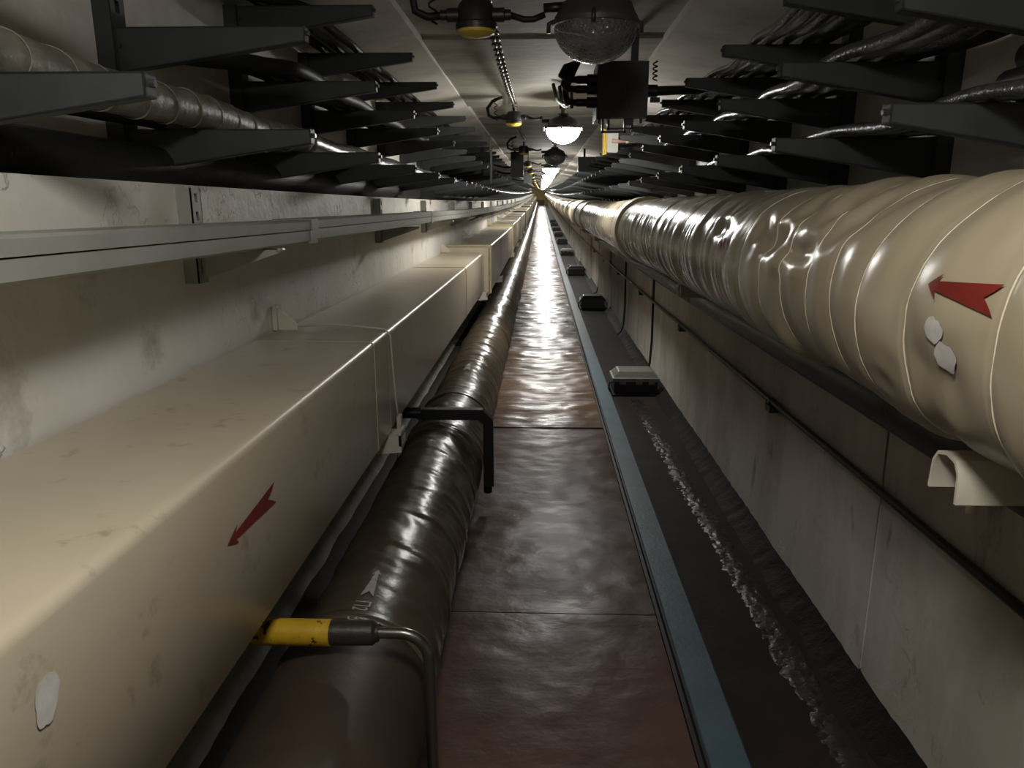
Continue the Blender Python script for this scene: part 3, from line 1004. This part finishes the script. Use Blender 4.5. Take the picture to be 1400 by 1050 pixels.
taped = cable(-1.02, TL[0], .050, 'cable_tape', 'thick taped grey cable on the lowest left rack arms', 1.42, .99, .012, .03, 1, rings=.07, near=.03, n=16, y1=3.4)
cable(-1.02, TL[0], .047, 'cable_dark_tape', 'shiny wrinkled continuation of the thick taped left cable', 1.42, .99, .014, .03, 1, y0=3.4, rings=.12, near=.025, n=14)
for i in range(16):                                    # raised edges of the tape wound round it
    y = .9 + .155 * i
    xc = -1.02 + .03 * (1 - max(0, y) / 30) * n3(y * .9, .06, 1)
    zc = TL[0] + .050 - .012 * math.sin(PI * (y - 1.42) / .99) ** 2
    pts = [(xc + .0515 * math.cos(q), y + .022 * math.sin(q + i * .4), zc + .0515 * math.sin(q)) for q in frange(0, 2 * PI, .25)]
    MB().tube(pts, .0024, 5, caps=False).build('tape_edge', 'cable_tape', taped, smooth=True)
left_c = [(-1.17, ZLED, .058, 'black_rubber', 'thick black pipe resting on the left ledge by the wall', 0, 0), (-1.10 + .02, ZLED, .0, '', '', 0, 0),
          (-1.16, TL[0], .030, 'black_rubber', 'black cable behind the taped cable on the left rack', .01, .015),
          (-1.15, TL[1], .034, 'black_rubber', 'black cable nearest the wall on middle left arms', .02, .02),
          (-1.06, TL[1], .030, 'black_rubber', 'black second cable on the middle left arms', .02, .02),
          (-.98, TL[1], .028, 'black_rubber', 'outermost black cable on the middle left arms', .02, .02),
          (-1.17, TL[2] - .0, .022, 'black_rubber', 'dark cable by the wall on top left arms', .01, .015),
          (-1.08, TL[2], .018, 'black_rubber', 'black cable second from wall on top left arms', .01, .01),
          (-.99, TL[2], .020, 'black_rubber', 'outermost black cable on the top left arms', .012, .015)]
for i, (x, z, r, m, lab, sag, wob) in enumerate(left_c):
    if r:
        cable(x, z, r, m, lab, 1.42, .99, sag, wob, 3.3 * i + 2, rings=.05, near=.06, y0=Y0 if z < 2 else 2.25 + .1 * i, entry=None if z < 2 else -1.36, group='cables on the left racks')
right_c = [(1.17, TR[0], .026, 'cable_gloss', 'glossy cable nearest the wall on lowest right arms'), (1.10, TR[0], .022, 'cable_gloss', 'second glossy cable on the lowest right arms'),
           (1.04, TR[0], .020, 'cable_gloss', 'third glossy cable on the lowest right arms'), (.985, TR[0], .018, 'cable_dark_tape', 'silvery wavy cable on the lowest right arms'),
           (.93, TR[0], .016, 'cable_gloss', 'thin outermost cable on the lowest right arms'),
           (1.17, TR[1], .030, 'black_rubber', 'black cable by the wall on middle right arms'), (1.09, TR[1], .026, 'cable_gloss', 'glossy second cable on the middle right arms'),
           (1.02, TR[1], .024, 'cable_dark_tape', 'silvery third cable on the middle right arms'), (.95, TR[1], .022, 'cable_gloss', 'outermost glossy cable on the middle right arms'),
           (1.16, TR[2], .030, 'black_rubber', 'black cable by the wall on top right arms'), (1.08, TR[2], .028, 'cable_gloss', 'glossy second cable on the top right arms'),
           (1.0, TR[2], .026, 'cable_gloss', 'glossy third cable on the top right arms'), (.93, TR[2], .022, 'cable_dark_tape', 'silvery outermost cable on the top right arms'),
           (.87, TR[2], .016, 'cable_gloss', 'thin loose cable at the tips of top right arms')]
for i, (x, z, r, m, lab) in enumerate(right_c):
    cable(x, z, r, m, lab, 1.79, .83, .026, .05, 1.1 * i + 1, rings=.10, near=.045, y0=1.9 if i < 3 else Y0, group='cables on the right racks')
# thick hoses strapped together at the near right rack
for i, (x, dz) in enumerate(((1.08, 0), (1.16, .0), (1.12, .062), (1.19, .075))):
    tag(MB().tube([(x + .01 * n3(y * 2, i), y, TR[0] + .055 + dz) for y in frange(Y0, 1.93, .2)] , .036, 14).build('hose', 'black_rubber', smooth=True),
        ['lower inner', 'lower outer', 'upper inner', 'uppermost'][i] + ' black hose in the strapped bundle at right', 'hose', 'strapped hoses at the right rack')
o = MB().grid(lambda a, c: (1.13 + .125 * math.cos(a), 1.66 + c, TR[0] + .082 + .090 * math.sin(a)), frange(0, 2 * PI, .3), [0, .035], closed=False).build('hose_strap', 'tray_paint', smooth=True)
tag(o, 'grey strap round the bundle of hoses at right', 'strap')


# ------------------------------------------------------------------ ceiling lamps
def lamp_template(lit):
    root = bpy.data.objects.new('ceiling_lamp', None)
    root.empty_display_size = .1
    C.objects.link(root)
    zc = -.276                                            # rim level below the ceiling fixing
    R_ = .150
    hood = MB().lathe([(.0, zc + .118), (.045, zc + .118), (.05, zc + .10), (.085, zc + .085), (.125, zc + .066), (.140, zc + .03), (.146, zc + .024), (.148, zc + .006), (.148, zc - .004), (.136, zc - .004), (.132, zc + .02), (.0, zc + .03)], n=40).build('hood', 'lamp_hood', root, smooth=True, local=True, angle=50)
    MB().lathe([(.144, zc + .010), (.153, zc + .010), (.153, zc - .006), (.144, zc - .006), (.144, zc + .010)], n=40).build('clamp_ring', 'lamp_hood', root, smooth=True, local=True, angle=40)
    for q in (0.25, 2.9, 4.6):
        c, s = math.cos(q), math.sin(q)
        MB().tube([(c * .152, s * .152, zc + .018), (c * .170, s * .170, zc + .012), (c * .172, s * .172, zc - .02)], .008, 7).build('latch', 'dark_steel', root, smooth=True, local=True)
    prof = [(R_ * .985 * math.cos(a), zc - .008 - .122 * math.sin(a)) for a in [PI / 2 * i / 12 for i in range(13)]]
    prof[-1] = (.0005, prof[-1][1])
    MB().lathe(prof, n=40).build('glass_dome', 'lamp_lit' if lit else 'lamp_glass', root, smooth=True, local=True)
    if not lit:
        MB().lathe([(.0, zc - .09), (.022, zc - .085), (.036, zc - .06), (.034, zc - .035), (.018, zc), (.016, zc + .02)], n=16).build('bulb', 'bulb', root, smooth=True, local=True)
    MB().tube([(0, 0, zc + .115), (0, 0, zc + .17)], .022, 12).build('stem', 'bare_steel', root, smooth=True, local=True, angle=40)
    b = MB().box(-.035, .035, -.02, .02, zc + .155, zc + .175)
    b.tube([(-.03, 0, zc + .17), (-.03, 0, 0)], .007, 6).tube([(.03, 0, zc + .17), (.03, 0, 0)], .007, 6)
    b.box(-.06, .06, -.035, .035, -.012, 0)
    b.build('hanger', 'dark_steel', root, local=True)
    MB().tube([(-.10, 0, zc + .06), (-.185, 0, zc + .055)], .016, 10).build('cable_gland', 'iron_black', root, smooth=True, local=True)
    return root


lampY = [.38] + [2.95 + 4.0 * k for k in range(0, 28) if 2.95 + 4.0 * k < L - 3]
lit0, dark0 = lamp_template(True), lamp_template(False)
used = {True: False, False: False}
LX = .19
for k, y in enumerate(lampY):
    lit = k not in (1, 3)
    base = lit0 if lit else dark0
    o = base if not used[lit] else copy_tree(base)
    used[lit] = True
    place(o, LX if k else -.02, y, ZC + (.0 if k == 0 else .012 if k != 1 else -.018))
    if k == 0:
        for c_ in o.children:
            if c_.name.startswith('clamp_ring'):
                ring = c_.data.copy()          # unseen lamp: rim widened and lowered to keep its light off the ceiling
                for v_ in ring.vertices:
                    if math.hypot(v_.co.x, v_.co.y) > .148:
                        v_.co.x *= 1.16
                        v_.co.y *= 1.16
                        v_.co.z -= .012
                shield_ring = (c_, ring)
            if c_.name.startswith('glass_dome'):
                dome = c_.data.copy()
                dome.materials[0] = MATS['lamp_lit_dim']
                nearest_dome = (c_, dome)
    lab = {0: 'lit glass dome lamp on the ceiling above the camera', 1: 'unlit glass dome lamp, nearest on the ceiling', 2: 'nearest lit glass dome lamp, beyond the dark one',
           3: 'smaller unlit lamp hanging behind the nearest lit lamp'}.get(k, '%s lit dome lamp from the camera down the tunnel' % ORD[k - 3] )
    tag(o, lab, 'lamp', 'dome lamps along the ceiling')


nearest_dome[0].data = nearest_dome[1]
shield_ring[0].data = shield_ring[1]


# junction boxes beside each lamp, on the chain line
def jbox_template():
    root = bpy.data.objects.new('junction_box', None)
    root.empty_display_size = .1
    C.objects.link(root)
    zc = -.22
    MB().lathe([(.0, zc + .09), (.05, zc + .09), (.062, zc + .075), (.066, zc + .02), (.072, zc + .015), (.072, zc - .005), (.0, zc - .005)], n=24).build('body', 'black_metal', root, smooth=True, local=True, angle=40)
    MB().lathe([(.066, zc - .004), (.066, zc - .014), (.05, zc - .024), (.0, zc - .03)], n=24).build('lid', 'yellow_lid', root, smooth=True, local=True, angle=40)
    for sg in (-1, 1):
        MB().tube([(sg * .06, 0, zc + .045), (sg * .10, 0, zc + .045), (sg * .104, 0, zc + .045), (sg * .125, 0, zc + .045)], [.024, .024, .018, .018], 12).build('gland', 'black_metal', root, smooth=True, local=True, angle=40)
    MB().tube([(0, .06, zc + .045), (0, .12, zc + .045)], .02, 10).build('gland', 'black_metal', root, smooth=True, local=True, angle=40)
    MB().tube([(-.12, 0, zc + .045), (-.17, 0, zc + .04), (-.215, .0, zc + .06), (-.225, .0, zc + .12), (-.18, .01, zc + .18), (-.1, .02, zc + .21)], .014, 8).build('loop_cable', 'black_rubber', root, smooth=True, local=True)
    coil = [(-.155 + .014 * math.cos(i * .9), .02 + .014 * math.sin(i * .9), zc + .02 + .006 * i) for i in range(32)]
    MB().tube(coil, .004, 5).build('earth_wire', 'black_rubber', root, smooth=True, local=True)
    MB().tube([(.12, 0, zc + .045), (.17, 0, zc + .03), (.205, 0, zc + .03), (.245, 0, zc + .045)], .011, 8).build('lamp_cable', 'black_rubber', root, smooth=True, local=True)
    MB().tube([(0, 0, zc + .085), (0, 0, .10)], .010, 8).build('hanger_rod', 'dark_steel', root, smooth=True, local=True)
    return root


JX = -.235
jb0 = jbox_template()
for k, y in enumerate(lampY):
    o = jb0 if k == 0 else copy_tree(jb0)
    place(o, JX, y, ZC - (.085 if k == 1 else 0))
    lab = ['black junction box on the ceiling above the camera', 'black junction box with yellow lid beside the nearest unlit lamp', 'yellow-lidded junction box beside the nearest lit lamp'][k] if k < 3 else '%s ceiling junction box from the camera' % ORD[k - 1] 
    tag(o, lab, 'junction box', 'junction boxes beside the lamps')

# chain along the ceiling from box to box
def link_mesh(flat):
    pts = []
    for i in range(12):
        q = 2 * PI * i / 12
        a, c = .024 * math.cos(q), .020 * math.sin(q)
        a = a + (.018 if math.cos(q) > 0 else -.018)
        pts.append((c, a, 0) if flat else (0, a, c))
    b = MB()
    n = 5
    vs, fs = [], []
    m = len(pts)
    for k in range(m):
        p = Vector(pts[k])
        t = (Vector(pts[(k + 1) % m]) - Vector(pts[k - 1])).normalized()
        nn = Vector((0, 0, 1)) if flat else Vector((1, 0, 0))
        sd = t.cross(nn)
        for i in range(n):
            q = 2 * PI * i / n
            vs.append(p + (nn * math.cos(q) + sd * math.sin(q)) * .0078)
    for k in range(m):
        for i in range(n):
            j = (i + 1) % n
            fs.append((k * n + i, k * n + j, ((k + 1) % m) * n + j, ((k + 1) % m) * n + i))
    return b.add(vs, fs)


ch = thing('ceiling_chain', 'rusty steel chain running along the ceiling between junction boxes', 'chain', (JX, 3, ZC - .06))
lk = [link_mesh(True).build('link', 'chain_steel', ch, smooth=True, local=True), link_mesh(False).build('link', 'chain_steel', ch, smooth=True, local=True)]
y = 3.1
k = 0


def chain_z(y):
    u = ((y - 2.95) / 4.0) % 1
    return ZC - .05 - .055 * 4 * u * (1 - u)


while y < 10.9:
    o = lk[k] if k < 2 else lk[k % 2].copy()
    if k >= 2:
        C.objects.link(o)
    o.location = (0, y - 3, chain_z(y) + dip(y) - OFF[ch][2])
    y += .067
    k += 1
rest = MB()
while y < 34:
    rest.add([(JX + .011 * a, y + c, chain_z(y) + .004 * e) for a in (-1, 1) for c in (-.02, .02) for e in (-1, 1)], [(0, 1, 3, 2), (4, 5, 7, 6), (0, 2, 6, 4), (1, 3, 7, 5)])
    y += .06
tag(rest.build('distant_links', 'chain_steel', ch), kind='stuff')

# ------------------------------------------------------------------ control box hanging on the right of the lamps
by_ = 4.5
t = thing('control_box', 'black metal control box with hanging handles beside the lamps', 'box', (.44, by_, 2.03))
bx0, bx1, bz0, bz1 = .305, .585, 2.035, 2.335
b = MB()
b.box(bx0, bx1, by_, by_ + .32, bz0, bz1)
b.build('body', 'control_box', t)
b = MB()
b.prism([(bx0 + .004, bz0 + .004), (bx1 - .004, bz0 + .004), (bx1 - .004, bz1 - .004), (bx0 + .004, bz1 - .004)], [by_ - .022, by_ + .002])
b.build('front_cover', 'control_box', t)
text_mark('ПКС', lambda a, c: (.462 + a * .8, by_ - .0235, 2.09 + c), 'letter_mark', 'box_letter', t, .062)
MB().box(.46, .555, by_ - .03, by_ - .022, 2.17, 2.19).build('name_plate', 'iron_black', t)
for (xa, xb, zd, yb) in ((.335, .47, .075, by_), (.375, .52, .05, by_ + .09)):
    b = MB()
    b.box(xa, xa + .012, yb, yb + .014, bz0 - zd, bz0).box(xb - .012, xb, yb, yb + .014, bz0 - zd, bz0).box(xa, xb, yb, yb + .014, bz0 - zd, bz0 - zd + .012)
    b.build('handle', 'iron_black', t)
MB().box(.47, .505, by_ + .02, by_ + .07, bz0 - .03, bz0).build('catch', 'iron_black', t)
for (xx, zz) in ((bx0 + .02, bz0 - .025), (bx1 - .03, bz0 - .02)):
    MB().tube([(xx, by_ + .03, bz0), (xx, by_ + .03, zz)], .007, 6).build('bolt', 'iron_black', t)
for i, zz in enumerate((2.25, 2.20, 2.13)):
    MB().tube([(bx0, by_ + .08, zz), (bx0 - .05, by_ + .08, zz), (bx0 - .052, by_ + .08, zz), (bx0 - .11, by_ + .08, zz)], [.03, .03, .022, .022], 12).build('gland', 'iron_black', t, smooth=True, angle=40)
    MB().tube([(bx0 - .10, by_ + .08, zz), (bx0 - .16, by_ + .09, zz + .005), (bx0 - .195 + .015 * i, by_ + .12, zz + .03), (bx0 - .17, by_ + .16, zz + .08), (bx0 - .10, by_ + .2, 2.36), (bx0 - .06, by_ + .22, 2.46)], .018, 8).build('loop_cable', 'black_rubber', t, smooth=True)
MB().tube([(bx1, by_ + .08, 2.19), (bx1 + .06, by_ + .08, 2.19), (bx1 + .062, by_ + .08, 2.19), (bx1 + .30, by_ + .1, 2.20), (1.0, by_ + .12, 2.24)], [.034, .034, .026, .024, .024], 10).build('gland', 'iron_black', t, smooth=True, angle=40)
MB().tube([(bx1 + .04 + .012 * math.cos(i * .9), by_ + .05 + .012 * math.sin(i * .9), 2.24 + .0035 * i) for i in range(30)], .004, 5).build('earth_wire', 'black_rubber', t, smooth=True)
MB().box(bx1 + .02, bx1 + .07, by_ + .03, by_ + .06, 2.125, 2.15).build('tag', 'iron_black', t)
MB().box(bx0 + .05, bx0 + .09, by_ + .08, by_ + .12, bz1, ZC + .03).build('hanger', 'iron_black', t)
MB().box(bx1 - .09, bx1 - .05, by_ + .08, by_ + .12, bz1, ZC + .03).build('hanger', 'iron_black', t)

# cable knot above the nearest lit lamp
for i in range(4):
    pts = [(LX - .10 + .05 * i, 6.2 + .1 * i, ZC - .02), (LX - .07 + .04 * i, 6.4, ZC - .10 - .02 * i), (LX + .02 * i, 6.6, ZC - .13 + .01 * i), (LX + .08 - .02 * i, 6.75, ZC - .10), (LX + .02, 6.85, ZC - .02)]
    o = MB().tube(pts, .014, 8).build('loose_cable', 'black_rubber', smooth=True)
    tag(o, ['leftmost', 'second', 'third', 'rightmost'][i] + ' black cable looped at the ceiling above the nearest lit lamp', 'cable', 'cables looped above the lit lamp')

# instrument with yellow plate, further on at right
iy = 8.0
t = thing('instrument_case', 'grey case with upright yellow plate beyond the control box', 'case', (.7, iy, 2.06))
b = MB()
b.prism([(.655, 2.09), (.665, 2.08), (.755, 2.08), (.765, 2.09), (.765, 2.27), (.755, 2.28), (.665, 2.28), (.655, 2.27)], [iy, iy + .14])
b.build('body', 'instrument_grey', t)
MB().box(.618, .632, iy - .02, iy + .16, 2.055, 2.30).build('plate', 'yellow_lid', t).__setitem__('label', 'bright yellow plate')
MB().box(.636, .652, iy - .01, iy + .15, 2.06, 2.29).build('plate', 'yellow_lid', t)
MB().tube([(.70, iy - .02, 2.19), (.78, iy - .02, 2.185), (.86, iy, 2.185), (1.05, iy + .05, 2.18)], [.020, .018, .016, .012], 10).build('hose', 'pink_hose', t, smooth=True)
MB().tube([(.84, iy - .004, 2.186), (.875, iy + .0, 2.186)], .021, 10).build('hose_clip', 'cord', t, smooth=True)
for i in range(3):
    MB().tube([(.76, iy + .06, 2.12 + .05 * i), (.85, iy + .06, 2.12 + .05 * i), (.95, iy + .08, 2.16 + .03 * i)], .012, 7).build('gland', 'black_rubber', t, smooth=True)

# further dark boxes either side of the ceiling
for (x, y, z, w, h, lab) in ((.62, 13.2, 2.10, .34, .22, 'dark box with cables by the right racks, far off'), (-.50, 13.5, 2.02, .2, .40, 'tall dark switch box hanging by the left racks'),
                             (-.42, 20., 2.05, .2, .35, 'second dark switch box farther along the left')):
    t = thing('switch_box', lab, 'box', (x, y, z))
    MB().box(x, x + w, y, y + .2, z, z + h).build('body', 'control_box', t)
    MB().box(x - .008, x + w + .008, y - .02, y - .002, z - .008, z + h + .008).build('front_cover', 'control_box', t)
    MB().tube([(x + w * .3, y + .1, z + h), (x + w * .3, y + .1, ZC + .05)], .018, 8).build('hanger', 'iron_black', t, smooth=True)
    for i in range(2):
        sg = 1 if x > 0 else -1
        xe = x + w if x > 0 else x
        MB().tube([(xe, y + .08, z + .06 + .1 * i), (xe + sg * .12, y + .08, z + .06 + .1 * i), (xe + sg * .3, y + .12, z + .1 + .1 * i)], .018, 8).build('gland', 'black_rubber', t, smooth=True)
# pale vertical conduit by the left arms
tag(MB().tube([(-.66, 10.6, 1.84), (-.66, 10.6, 2.2), (-.68, 10.6, 2.46)], .016, 8).build('pale_conduit', 'instrument_grey', smooth=True), 'short pale upright conduit at the tips of the left arms', 'conduit')
